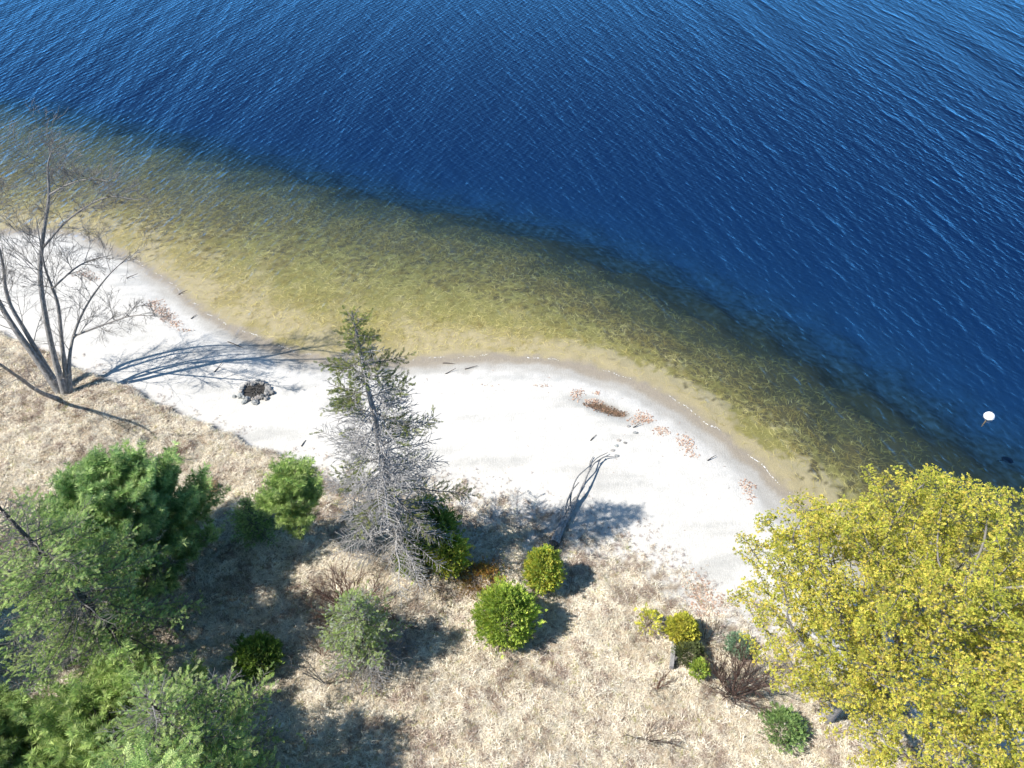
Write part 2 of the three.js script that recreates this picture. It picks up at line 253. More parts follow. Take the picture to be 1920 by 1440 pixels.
// ---------------------------------------------------------------- conifers
function conifer(t, o) {
  const r = RNG(o.seed), trunk = new MB(), dead = new MB(), wood = new MB(), leaf = new Scatter();
  const tp = []; for (let k = 0; k <= 12; k++) { const f = k / 12; tp.push(V((o.lean?.[0] ?? 0) * f + 0.03 * n2(k * 0.7, o.seed), o.h * f, (o.lean?.[1] ?? 0) * f + 0.03 * n2(k * 0.7, o.seed + 9))); }
  trunk.tube(tp, (f) => o.r0 * Math.pow(1 - f, 0.85) + 0.008 + (f < 0.01 ? 0.03 : 0), 9);
  for (let y = o.start * o.h; y < o.h * 0.985; y += o.step * (0.6 + 0.8 * r())) {
    const f = y / o.h, az0 = r() * 6.283;
    for (let k = 0; k < o.per; k++) {
      const az = az0 + k / o.per * 6.283 + (r() - 0.5) * 0.9, L = o.len(f, az) * (0.65 + 0.55 * r()); if (L < 0.08) continue;
      const p0 = along(tp, f).at, el = o.up(f), n = 5, pts = [], hx = Math.cos(az), hz = Math.sin(az);
      for (let q = 0; q <= n; q++) { const s = q / n; pts.push(V(p0.x + hx * L * s * Math.cos(el) + 0.05 * L * (r() - 0.5), p0.y + L * s * Math.sin(el) - o.droop * L * s * s + (o.turn ?? 0) * L * s ** 4, p0.z + hz * L * s * Math.cos(el) + 0.05 * L * (r() - 0.5))); }
      const live = o.live(f, az, r), mb = live > 0.25 ? wood : dead;
      mb.tube(pts, [0.008 + 0.009 * L * (o.thick ?? 1), 0.004 * (o.thick ?? 1)], 4);
      const nt = Math.max(2, Math.round(L / o.gap));
      for (let q = 0; q <= nt; q++) for (const sg of q === nt ? [0] : [-1, 1]) {
        const s = lerp(o.from ?? 0.22, 1, (q + 0.4 * (r() - 0.5)) / nt), { at, dir } = along(pts, clamp(s, 0, 0.999)), wv = V(-dir.z, (o.lift ?? 0.1) + (r() - 0.5) * 0.35, dir.x);
        if (sg < 0) { wv.x *= -1; wv.z *= -1; }
        const d = sg ? dir.clone().multiplyScalar(0.65).add(wv.multiplyScalar(0.75)).normalize() : dir.clone(), TL = o.twig * (1.15 - 0.6 * s) * (0.6 + 0.7 * r()) * clamp(L / 0.9, 0.35, 1.2);
        const tw = path(at, d, TL, 2, r, 0.35, o.twigRise ?? 0), on = r() < live;
        (on ? wood : dead).tube(tw, [(on ? 0.0045 : 0.0065) * (o.thick ?? 1), 0.0025 * (o.thick ?? 1)], 3);
        if (!on && TL > 0.2) for (let m = 0; m < 2; m++) { const z = along(tw, 0.3 + 0.6 * r()); dead.tube(path(z.at, z.dir.add(V(r() - 0.5, r() - 0.5, r() - 0.5).multiplyScalar(1.4)), TL * 0.5, 2, r, 0.5), [0.0055 * (o.thick ?? 1), 0.002], 3); }
        if (on) for (let m = 0, c = Math.max(1, Math.round(TL / (o.fol * o.pack))); m < c; m++) {
          const z = along(tw, c === 1 ? 0.9 : lerp(o.bunch ?? 0.1, 1, m / (c - 1)) * 0.999), dd = z.dir.add(V(r() - 0.5, r() - 0.4, r() - 0.5).multiplyScalar(o.messy ?? 1.5)).normalize();
          leaf.add(z.at, dd, o.fol * (0.75 + 0.5 * r()), r() * 6.28, tone(r, o.colors, 0.28));
        }
      }
    }
  }
  part('trunk', trunk.geo(), o.bark ?? BARK.dark, t);
  if (wood.i.length) part('branches', wood.geo(), o.woodMat ?? BARK.grey, t, 'stuff');
  if (dead.i.length) part('dead_branches', dead.geo(), o.deadMat ?? BARK.pale, t, 'stuff');
  if (leaf.m.length) leaf.build('needles', o.geo, NEEDLE, t);
}
const OLIVE = [[0.22, 0.25, 0.065], [0.16, 0.20, 0.05], [0.29, 0.31, 0.085], [0.11, 0.15, 0.04]], PINE = [[0.39, 0.54, 0.20], [0.30, 0.45, 0.165], [0.49, 0.61, 0.27], [0.19, 0.31, 0.10]], SPRUCE = [[0.36, 0.50, 0.16], [0.44, 0.56, 0.19], [0.22, 0.34, 0.10], [0.51, 0.60, 0.25]];

conifer(thing('spruce_tree', 'tall thin half-bare spruce with grey dead lower branches on the beach edge', 'tree', -3.1, -11.05), {
  seed: 101, h: 8.75, r0: 0.15, lean: [-0.05, 0], start: 0.08, step: 0.185, per: 4, gap: 0.12, twig: 0.36, fol: 0.11, pack: 0.5, geo: G.sprig, colors: OLIVE, droop: 0.28, turn: 0.14, up: (f) => lerp(-0.1, 0.35, f), bark: BARK.silver, deadMat: BARK.bleached, thick: 1.45, from: 0.3,
  len: (f, az) => (f < 0.2 ? 1.42 : f < 0.5 ? 1.25 + 0.3 * n2(f * 9, az) : 1.3 * Math.pow((1 - f) / 0.5, 0.75)) * (1 + 0.15 * Math.sin(f * 40)) + 0.12,
  live: (f, az, r) => f > 0.88 ? 0.95 : f > 0.72 ? (r() < 0.5 ? 0.85 : 0.05) : f > 0.32 ? (r() < 0.17 ? 0.5 : 0.02) : 0.0 });
conifer(thing('pine_tree', 'broad bushy white pine with soft blue-green needles on the meadow at left', 'tree', -9.75, -10.5), {
  seed: 102, h: 3.75, r0: 0.13, start: 0.1, step: 0.2, per: 6, gap: 0.14, twig: 0.55, fol: 0.145, pack: 0.5, bunch: 0.2, geo: G.tuft, colors: PINE, droop: 0.05, turn: 0.22, up: (f) => lerp(0.1, 0.85, f), twigRise: 0.12, lift: 0.25, from: 0.38, woodMat: BARK.silver,
  len: (f) => 2.25 * Math.pow(Math.max(0, 1 - f), 0.6) * (f < 0.2 ? 0.8 : 1) + 0.1, live: () => 0.97 });
conifer(thing('spruce_tree', 'olive green spruce with a long bare leader slanting out at the left edge', 'tree', -9.3, -7.9), {
  seed: 103, h: 6.7, r0: 0.12, lean: [-0.35, -0.1], start: 0.08, step: 0.21, per: 5, gap: 0.10, twig: 0.3, fol: 0.11, pack: 0.55, geo: G.sprig, colors: SPRUCE, droop: 0.2, turn: 0.12, up: (f) => lerp(0.0, 0.5, f), deadMat: BARK.silver,
  len: (f) => f > 0.74 ? 0.5 * (1 - f) / 0.26 + 0.15 : 2.35 * Math.pow(1 - f, 0.55) * (f < 0.12 ? 0.7 : 1), live: (f, az, r) => f > 0.74 ? 0.04 : f > 0.25 ? (r() < 0.75 ? 0.85 : 0.08) : 0.25 });
conifer(thing('spruce_tree', 'dark green spruce with silvery twigs at the bottom edge left of centre', 'tree', -6.25, -5.0), {
  seed: 104, h: 4.5, r0: 0.11, lean: [-0.1, -0.1], start: 0.06, step: 0.19, per: 5, gap: 0.10, twig: 0.3, fol: 0.11, pack: 0.55, geo: G.sprig, colors: SPRUCE, droop: 0.2, turn: 0.12, up: (f) => lerp(0.0, 0.5, f), deadMat: BARK.pale,
  len: (f) => 2.0 * Math.pow(Math.max(0, 1 - f), 0.6) * (f < 0.12 ? 0.7 : 1) + 0.1, live: (f, az, r) => r() < 0.72 ? 0.85 : 0.1 });
conifer(thing('pine_tree', 'light green soft-needled pine in the bottom left corner', 'tree', -8.1, -5.5), {
  seed: 105, h: 2.7, r0: 0.11, start: 0.1, step: 0.2, per: 6, gap: 0.14, twig: 0.5, fol: 0.145, pack: 0.55, bunch: 0.25, geo: G.tuft, colors: [[0.42, 0.54, 0.17], [0.33, 0.45, 0.14], [0.52, 0.61, 0.23], [0.22, 0.32, 0.09]], droop: 0.05, turn: 0.2, up: (f) => lerp(0.1, 0.8, f), twigRise: 0.12, lift: 0.25, from: 0.35,
  len: (f) => 1.75 * Math.pow(Math.max(0, 1 - f), 0.5) + 0.1, live: () => 0.96 });
conifer(thing('pine_sapling', 'low pale green pine tip rising into the extreme bottom left corner', 'tree', -10.6, -5.3), {
  seed: 115, h: 2.2, r0: 0.06, start: 0.1, step: 0.18, per: 6, gap: 0.14, twig: 0.45, fol: 0.145, pack: 0.55, bunch: 0.25, geo: G.tuft, colors: [[0.30, 0.41, 0.13], [0.22, 0.33, 0.10], [0.36, 0.46, 0.17]], droop: 0.05, turn: 0.2, up: (f) => lerp(0.1, 0.8, f), twigRise: 0.12, from: 0.35, len: (f) => 1.2 * Math.pow(Math.max(0, 1 - f), 0.5) + 0.1, live: () => 0.96 });
conifer(thing('pine_sapling', 'young bright green pine beside the tall half-bare spruce', 'tree', -6.05, -11.55), {
  seed: 106, h: 2.75, r0: 0.05, lean: [0.35, 0], start: 0.16, step: 0.15, per: 5, gap: 0.11, twig: 0.36, fol: 0.14, pack: 0.55, bunch: 0.2, geo: G.tuft, colors: [[0.38, 0.51, 0.16], [0.29, 0.41, 0.12], [0.47, 0.57, 0.21]], droop: 0.05, turn: 0.2, up: (f) => lerp(0.2, 0.9, f), twigRise: 0.12, from: 0.3,
  len: (f) => f < 0.28 ? 0.5 : f < 0.42 ? 0.12 : 0.98 * Math.pow(Math.max(0, 1 - f) / 0.58, 0.45) + 0.08, live: () => 0.96, bark: BARK.brown });
conifer(thing('spruce_sapling', 'small dark spruce sapling at the edge of the pine shadow', 'tree', -7.35, -11.8), {
  seed: 107, h: 1.35, r0: 0.03, start: 0.06, step: 0.1, per: 5, gap: 0.09, twig: 0.22, fol: 0.085, pack: 0.5, geo: G.sprig, colors: SPRUCE, droop: 0.1, turn: 0.1, up: (f) => lerp(0.1, 0.7, f), len: (f) => 0.75 * Math.pow(Math.max(0, 1 - f), 0.7) + 0.05, live: () => 0.97 });
conifer(thing('spruce_sapling', 'grey-green lichen-covered young spruce in the middle of the meadow', 'tree', -3.6, -8.1), {
  seed: 108, h: 2.75, r0: 0.05, lean: [0, 0], start: 0.05, step: 0.12, per: 5, gap: 0.09, twig: 0.3, fol: 0.09, pack: 0.5, geo: G.sprig, colors: [[0.40, 0.51, 0.17], [0.31, 0.42, 0.13], [0.48, 0.56, 0.25], [0.54, 0.58, 0.44]], droop: 0.15, turn: 0.1, up: (f) => lerp(0.05, 0.6, f), len: (f) => 1.1 * Math.pow(Math.max(0, 1 - f), 0.7) + 0.06, live: (f, az, r) => f < 0.3 ? (r() < 0.25 ? 0.6 : 0.05) : (r() < 0.75 ? 0.9 : 0.1), thick: 1.1 });
// trees that stand just outside the frame and throw the shade seen at the left and along the bottom
conifer(thing('pine_tree', 'tall pine beyond the left edge of the view shading the meadow', 'tree', -16.6, -7.6), {
  seed: 109, h: 7.5, r0: 0.16, start: 0.15, step: 0.3, per: 6, gap: 0.22, twig: 0.7, fol: 0.26, pack: 0.7, bunch: 0.4, geo: G.tuft, colors: PINE, droop: 0.05, turn: 0.2, up: (f) => lerp(0.1, 0.8, f), twigRise: 0.12, from: 0.38, len: (f) => 2.6 * Math.pow(Math.max(0, 1 - f), 0.6) + 0.1, live: () => 0.95 });
conifer(thing('spruce_tree', 'spruce below the bottom edge of the view shading the near grass', 'tree', -5.6, -3.2), {
  seed: 110, h: 6.0, r0: 0.14, start: 0.08, step: 0.36, per: 4, gap: 0.26, twig: 0.55, fol: 0.2, pack: 0.6, geo: G.sprig, colors: SPRUCE, droop: 0.2, turn: 0.1, up: (f) => lerp(0, 0.5, f), len: (f) => 2.1 * Math.pow(Math.max(0, 1 - f), 0.7) + 0.1, live: () => 0.9 });

// ---------------------------------------------------------------- evergreen bushes
function bush(label, x, z, o) {
  const t = thing(o.name ?? 'evergreen_bush', label, 'bush', x, z, 0, o.group), r = RNG(o.seed), wood = new MB(), leaf = new Scatter();
  for (let k = 0; k < (o.stems ?? 7); k++) { const a = r() * 6.283, q = 0.15 + 0.5 * r(); wood.tube(path(V(0, -0.03, 0), V(Math.cos(a) * q * o.w / o.h, 1, Math.sin(a) * q * o.w / o.h), o.h * (0.6 + 0.25 * r()), 4, r, 0.2), [0.02 * o.h, 0.006], 4); }
  for (let k = 0; k < o.n * 2.1; k++) {
    const y = Math.pow(r(), 0.85), a = r() * 6.283, prof = Math.pow(Math.sin(Math.PI * clamp(0.10 + 0.88 * Math.pow(y, o.top ?? 0.8))), 0.75), lobe = 1 + 0.3 * n3(Math.cos(a) * 1.9 + o.seed, y * 3.2, Math.sin(a) * 1.9) + 0.3 * n3(Math.cos(a) * 4.5, y * 7 + o.seed, Math.sin(a) * 4.5), rad = o.w / 2 * prof * lobe * (0.35 + 0.65 * Math.sqrt(r()) + (r() < 0.06 ? 0.25 * r() : 0)); if (n3(Math.cos(a) * rad * 3 / o.w + 7, y * 4, Math.sin(a) * rad * 3 / o.w + o.seed) < -0.32 && r() < 0.85) continue;
    const d = V(Math.cos(a) * (1 - 0.55 * y), 0.45 + 0.9 * y + 0.5 * (r() - 0.5), Math.sin(a) * (1 - 0.55 * y)).add(V(r() - 0.5, r() - 0.5, r() - 0.5).multiplyScalar(0.7)).normalize();
    leaf.add(V(Math.cos(a) * rad, 0.04 + y * o.h * (0.93 + 0.1 * lobe), Math.sin(a) * rad), d, (o.size ?? 0.2) * 0.68 * (0.5 + 0.9 * r()), r() * 6.28, tone(r, o.colors, 0.25));
  }
  part('stems', wood.geo(), BARK.brown, t, 'stuff'); leaf.build('foliage', o.geo ?? G.spray, LEAF, t);
}
const LIME = [[0.44, 0.56, 0.08], [0.34, 0.47, 0.07], [0.55, 0.62, 0.12], [0.22, 0.33, 0.05]], GOLD = [[0.64, 0.60, 0.07], [0.52, 0.52, 0.065], [0.72, 0.66, 0.12], [0.36, 0.39, 0.05]], DEEP = [[0.15, 0.25, 0.045], [0.11, 0.19, 0.035], [0.22, 0.32, 0.06]];
bush('largest rounded lime green bush alone on the pale grass near the centre', -0.15, -8.85, { seed: 201, w: 1.45, h: 1.6, n: 3300, colors: LIME });
bush('yellow-green bush at the lower end of the fallen log', 0.85, -10.2, { seed: 202, w: 0.9, h: 1.45, n: 2400, colors: LIME.concat(GOLD), top: 0.9 });
bush('dark green cedar bush close behind the tall half-bare spruce', -2.25, -11.25, { seed: 203, w: 1.35, h: 2.1, n: 3600, colors: DEEP });
bush('small yellow-green bush at the foot of the tall half-bare spruce', -1.75, -10.75, { seed: 204, w: 1.05, h: 1.2, n: 1700, colors: LIME.concat(GOLD) });
bush('tiny deep green bush directly below the spruce trunk', -2.75, -10.7, { seed: 205, w: 0.8, h: 0.6, n: 800, colors: DEEP.concat(LIME) });
bush('round golden bush beside the weathered plank', 4.35, -8.7, { seed: 206, w: 0.64, h: 0.8, n: 2000, colors: GOLD });
bush('sparse small golden bush left of the round golden bush', 3.55, -8.95, { seed: 207, w: 0.75, h: 0.55, n: 130, colors: GOLD, size: 0.17 });
bush('low grey-green bush just below the weathered plank', 4.45, -8.1, { seed: 208, w: 0.7, h: 0.55, n: 600, colors: [[0.17, 0.20, 0.07], [0.12, 0.15, 0.05]], size: 0.15 });
bush('tiny bright green bush in front of the brown bare shrub', 4.62, -7.7, { seed: 209, w: 0.42, h: 0.5, n: 380, colors: LIME, size: 0.15 });
bush('dark green bush lying in the shade of the left conifers', -6.2, -7.8, { seed: 210, w: 1.0, h: 0.65, n: 1700, colors: DEEP.concat(LIME.slice(1, 2)) });
bush('blue-green juniper under the left side of the golden tree', 5.75, -8.35, { seed: 211, w: 0.6, h: 0.5, n: 380, colors: [[0.22, 0.34, 0.20], [0.28, 0.41, 0.26]], size: 0.16 });
bush('low green juniper under the near side of the golden tree', 6.3, -6.3, { seed: 212, w: 0.95, h: 0.5, n: 700, colors: [[0.22, 0.34, 0.10], [0.28, 0.40, 0.14], [0.16, 0.26, 0.08]], size: 0.17 });
bush('low orange-brown heath patch left of the largest lime bush', -0.85, -10.25, { seed: 213, name: 'heath_bush', w: 1.25, h: 0.22, n: 700, colors: [[0.42, 0.24, 0.05], [0.36, 0.30, 0.07], [0.30, 0.17, 0.05]], size: 0.13 });
bush('small orange grass clump right of the broad white pine', -9.25, -13.3, { seed: 214, name: 'grass_clump', w: 0.5, h: 0.25, n: 45, colors: [[0.66, 0.46, 0.26], [0.58, 0.42, 0.24]], geo: G.grass, size: 0.35 });

// ---------------------------------------------------------------- bare shrubs
function twigShrub(label, x, z, o) {
  const t = thing('bare_shrub', label, 'shrub', x, z), r = RNG(o.seed), mb = new MB();
  const grow = (a, d, L, rad, lv) => {
    const p = path(a, d, L, 4, r, 0.28, o.rise ?? 0.03); mb.tube(p, [rad, rad * 0.55], lv ? 3 : 4);
    if (lv < 3) for (let k = 0, n = o.fork ?? 4; k < n; k++) { const q = along(p, 0.3 + 0.68 * r()); grow(q.at, q.dir.multiplyScalar(1).add(V(r() - 0.5, r() - 0.35, r() - 0.5).multiplyScalar(1.35)), L * (0.35 + 0.25 * r()), rad * 0.58, lv + 1); }
  };
  for (let k = 0; k < o.stems; k++) { const a = r() * 6.283, q = o.spread * Math.sqrt(r()); grow(V(0.12 * (r() - 0.5), -0.03, 0.12 * (r() - 0.5)), V(Math.cos(a) * q, 1, Math.sin(a) * q), o.h * (0.6 + 0.4 * r()), o.rad ?? 0.012, 0); }
  part('stems', mb.geo(), o.mat, t, 'stuff');
}
twigShrub('wide fan of bare reddish twigs behind the lichen-covered young spruce', -4.05, -9.2, { seed: 301, stems: 22, spread: 0.9, h: 1.6, mat: bark(0.38, 0.21, 0.16), fork: 4, rad: 0.017 });
twigShrub('bare dark shrub right of the lichen-covered young spruce', -2.7, -8.9, { seed: 302, stems: 8, spread: 1.2, h: 0.9, mat: BARK.brown, fork: 3, rad: 0.009 });
twigShrub('small red-twigged shrub left of the lichen-covered young spruce', -4.75, -8.1, { seed: 303, stems: 7, spread: 0.7, h: 0.9, mat: BARK.red, fork: 3, rad: 0.009 });
twigShrub('spindly pale sapling casting a long thin shadow on the near meadow', -4.55, -7.35, { seed: 304, stems: 3, spread: 0.3, h: 1.25, mat: BARK.silver, fork: 3, rad: 0.014 });
twigShrub('large brown bare shrub at the left foot of the golden tree', 5.35, -7.15, { seed: 305, stems: 30, spread: 0.95, h: 1.3, mat: bark(0.30, 0.18, 0.14), fork: 4, rad: 0.014 });
twigShrub('bare brown shrub between the round golden bush and the golden tree', 5.0, -8.6, { seed: 306, stems: 10, spread: 0.9, h: 0.8, mat: BARK.brown, fork: 3, rad: 0.009 });
twigShrub('small rust-coloured bare shrub above the broad white pine', -10.6, -14.5, { seed: 307, stems: 12, spread: 0.75, h: 0.75, mat: bark(0.42, 0.22, 0.13), fork: 3, rad: 0.008 });
twigShrub('dry brown weed on the near meadow in front of the plank', 3.55, -7.3, { seed: 308, stems: 9, spread: 0.9, h: 0.6, mat: BARK.red, fork: 3, rad: 0.008 });
twigShrub('low bare twigs at the right of the bottom edge', 3.1, -6.1, { seed: 309, stems: 9, spread: 1.6, h: 0.8, mat: BARK.brown, fork: 3, rad: 0.009 });

// ---------------------------------------------------------------- bare many-stemmed tree at the left
{
  const B = [-15.52, -17.42], t = thing('bare_tree', 'leafless grey tree with several stems rising from the grass bank at left', 'tree', B[0], B[1]), y0 = t.position.y, r = RNG(401), mb = new MB();
  const P = (l) => new THREE.CatmullRomCurve3(l.map(([x, y, z]) => V(x - B[0], y - y0, z - B[1]))).getPoints(l.length * 4);
  const twig = (a, d, L, rad, lv) => {
    const p = path(a, d, L, 6, r, 0.26, 0.008); mb.tube(p, [rad, Math.max(0.003, rad * 0.4)], lv > 1 ? 3 : 5);
    if (lv < 4) for (let k = 0, n = Math.round((lv === 1 ? 5 : 2) + 2.4 * r()); k < n; k++) { const q = along(p, 0.18 + 0.78 * r()); twig(q.at, q.dir.add(V(r() - 0.5, r() - 0.45, r() - 0.5).multiplyScalar(1.7)), L * (0.4 + 0.32 * r()), Math.max(0.0038, rad * 0.55), lv + 1); }
  };
  const stems = [
    [[[-15.52, 0.4, -17.42], [-15.4, 2.4, -17.95], [-14.96, 4.8, -18.54], [-14.46, 6, -18.81], [-13.88, 7.3, -19.25], [-13.54, 8.2, -19.33], [-13.1, 8.8, -19.3]], 0.09, 16],
    [[[-15.45, 0.4, -17.45], [-15.24, 2.2, -18.18], [-15.02, 3.6, -18.72], [-14.96, 4.2, -18.79], [-14.77, 5, -18.69], [-14.4, 5.9, -18.5], [-14.2, 6.9, -18.7]], 0.065, 9],
    [[[-15.4, 0.4, -17.42], [-15.16, 1.7, -18.06], [-15.0, 2.3, -18.57], [-14.41, 3.2, -19.03], [-13.43, 4.2, -19.38], [-12.4, 5.0, -19.5]], 0.06, 11],
    [[[-15.6, 0.4, -17.42], [-16.16, 1.8, -17.95], [-16.58, 2.8, -18.31], [-16.93, 3.6, -18.72], [-17.02, 5.2, -19.14], [-16.58, 6.6, -19.37], [-15.75, 7.7, -19.4], [-15.0, 8.6, -19.2]], 0.11, 16],
    [[[-15.62, 0.4, -17.5], [-16.07, 1.6, -18.04], [-16.37, 2.6, -18.41], [-16.58, 3.8, -18.74], [-16.4, 4.9, -19.13], [-16.12, 5.8, -19.13], [-15.65, 7.2, -19.27]], 0.085, 12],
    [[[-15.58, 0.4, -17.36], [-15.7, 1.4, -16.8], [-15.45, 2.8, -16.1], [-15.1, 4.4, -15.2], [-15.3, 5.6, -14.4]], 0.075, 6],
    [[[-14.96, 4.2, -18.72], [-13.78, 5, -18.92], [-12.37, 5.6, -18.63]], 0.03, 7, 'branch'], [[[-14.95, 2.35, -18.57], [-13.34, 3.2, -18.18], [-12.11, 3.8, -17.85], [-10.75, 4.2, -17.27]], 0.032, 11, 'branch'],
    [[[-13.88, 7.3, -19.25], [-12.93, 7.8, -18.97], [-11.95, 8.2, -18.53], [-11.13, 8.4, -18.0]], 0.022, 8, 'branch'], [[[-14.55, 5.75, -18.75], [-13.25, 6.8, -18.72], [-11.75, 7.6, -18.56], [-10.56, 7.8, -18.05]], 0.03, 10, 'branch'],
  ];
  for (const [l, rad, n, kind] of stems) {
    const p = P(l), m = new MB(); m.tube(p, (f) => rad * Math.pow(1 - f, 0.8) + 0.006 + (kind ? 0 : 0.05 * Math.pow(1 - f, 14)), 8); part(kind ?? 'stem', m.geo(), BARK.silver, t);
    for (let k = 0; k < n; k++) { const f = lerp(kind ? 0.2 : 0.26, 0.99, (k + r()) / n), q = along(p, f), a = r() * 6.283; twig(q.at, q.dir.add(V(Math.cos(a), 0.15, Math.sin(a)).multiplyScalar(0.95)), (kind ? 0.95 : 1.7) * (1.15 - 0.72 * f) * (0.6 + 0.7 * r()), 0.014 * (1.2 - 0.6 * f), 1); }
  }
  part('twigs', mb.geo(), BARK.silver, t, 'stuff');
}

// ---------------------------------------------------------------- golden spring tree at the right
{
  const t = thing('golden_tree', 'large tree crowded with yellow-green spring leaves in the lower right corner', 'tree', 7.5, -6.7), r = RNG(501), pts = [], c0 = V(0.62, 4.28, 0.0);
  for (let k = 0; pts.length < 4800; k++) {
    const d = V(r() * 2 - 1, r() * 2 - 1, r() * 2 - 1), L = d.length(); if (L > 1 || L < 0.05) continue;
    const u = d.clone().normalize(), lobe = 0.86 + 0.32 * n3(u.x * 2.1 + 5, u.y * 1.7, u.z * 1.7) + 0.1 * n3(u.x * 4, u.y * 4 + 3, u.z * 4);
    if (L > lobe || n3(d.x * 2.6 + 40, d.y * 2.6, d.z * 2.6) < -0.36) continue;
    if (d.x * 4.15 < -2.7 + 0.72 * d.z * 3.35) continue;                // the crown is cut back on its near left side
    pts.push(V(d.x * 4.15, d.y * 3.05, d.z * 3.35).add(c0));
  }
  const nodes = [{ p: V(0, -0.05, 0), up: -1, kids: 0 }], add = (p, up) => { nodes.push({ p, up, kids: 0 }); nodes[up].kids++; return nodes.length - 1; };
  let at = 0; for (let k = 1; k <= 7; k++) at = add(V(0.06 * k * (k > 3 ? 1.4 : 0.6), 0.3 * k, 0.03 * Math.sin(k)), at);
  const near = pts.map(() => ({ d: 1e9, n: 0 })), alive = pts.map(() => true), touch = (k) => { const q = nodes[k].p; for (let i = 0; i < pts.length; i++) if (alive[i]) { const d = q.distanceTo(pts[i]); if (d < near[i].d) { near[i].d = d; near[i].n = k; } } };
  for (let k = 0; k < nodes.length; k++) touch(k);
  for (let it = 0; it < 90; it++) {
    const pull = new Map();
    for (let i = 0; i < pts.length; i++) if (alive[i]) { if (near[i].d < 0.17) { alive[i] = false; continue; } const v = pts[i].clone().sub(nodes[near[i].n].p).normalize(); const e = pull.get(near[i].n); e ? e.add(v) : pull.set(near[i].n, v); }
    if (!pull.size) break;
    for (const [k, v] of pull) if (nodes[k].kids < 4) touch(add(nodes[k].p.clone().addScaledVector(v.add(V(r() - 0.5, r() - 0.3, r() - 0.5).multiplyScalar(0.5)).normalize(), 0.17), k));
  }
  const w = new Float32Array(nodes.length).fill(0); for (let k = nodes.length - 1; k > 0; k--) { w[k] += 1; w[nodes[k].up] += w[k]; }
  const rad = (k) => 0.0047 * Math.pow(w[k] + 1, 0.42), trunk = new MB(), wood = new MB(), leaf = new Scatter(), Y = [[0.61, 0.56, 0.085], [0.50, 0.50, 0.07], [0.72, 0.65, 0.14], [0.38, 0.41, 0.05], [0.64, 0.52, 0.10]];
  nodes.forEach((n, k) => {
    if (k > 7) { const big = rad(k) > 0.05; (big ? trunk : wood).tube([nodes[n.up].p, n.p], [Math.min(rad(n.up), rad(k) * 1.5), rad(k)], big ? 8 : w[k] > 12 ? 5 : 3); }
    if (k && w[k] < 22) for (let m = 0, c = w[k] < 5 ? 20 : 9; m < c; m++) { const d = n.p.clone().sub(nodes[n.up].p).normalize().add(V(r() - 0.5, r() - 0.25, r() - 0.5).multiplyScalar(1.7)).normalize(); leaf.add(n.p.clone().add(V(r() - 0.5, r() - 0.5, r() - 0.5).multiplyScalar(0.22)), d, 0.06 * (0.6 + 0.8 * r()), r() * 6.28, mixC(tone(r, Y, 0.22), tone(r, [[0.46, 0.48, 0.06], [0.38, 0.42, 0.05]], 0.2), 0.6 * sm(0.1, 0.7, n3(n.p.x * 0.7, n.p.y * 0.7, n.p.z * 0.7)))); }
  });
  trunk.tube(nodes.slice(0, 8).map((n) => n.p), (f) => lerp(0.15, rad(8) * 0.7, f) + 0.05 * Math.pow(1 - f, 6), 14);
  part('trunk', trunk.geo(), BARK.silver, t); part('branches', wood.geo(), BARK.silver, t, 'stuff'); leaf.build('leaves', G.leaves, leafMat(0.42), t);
}

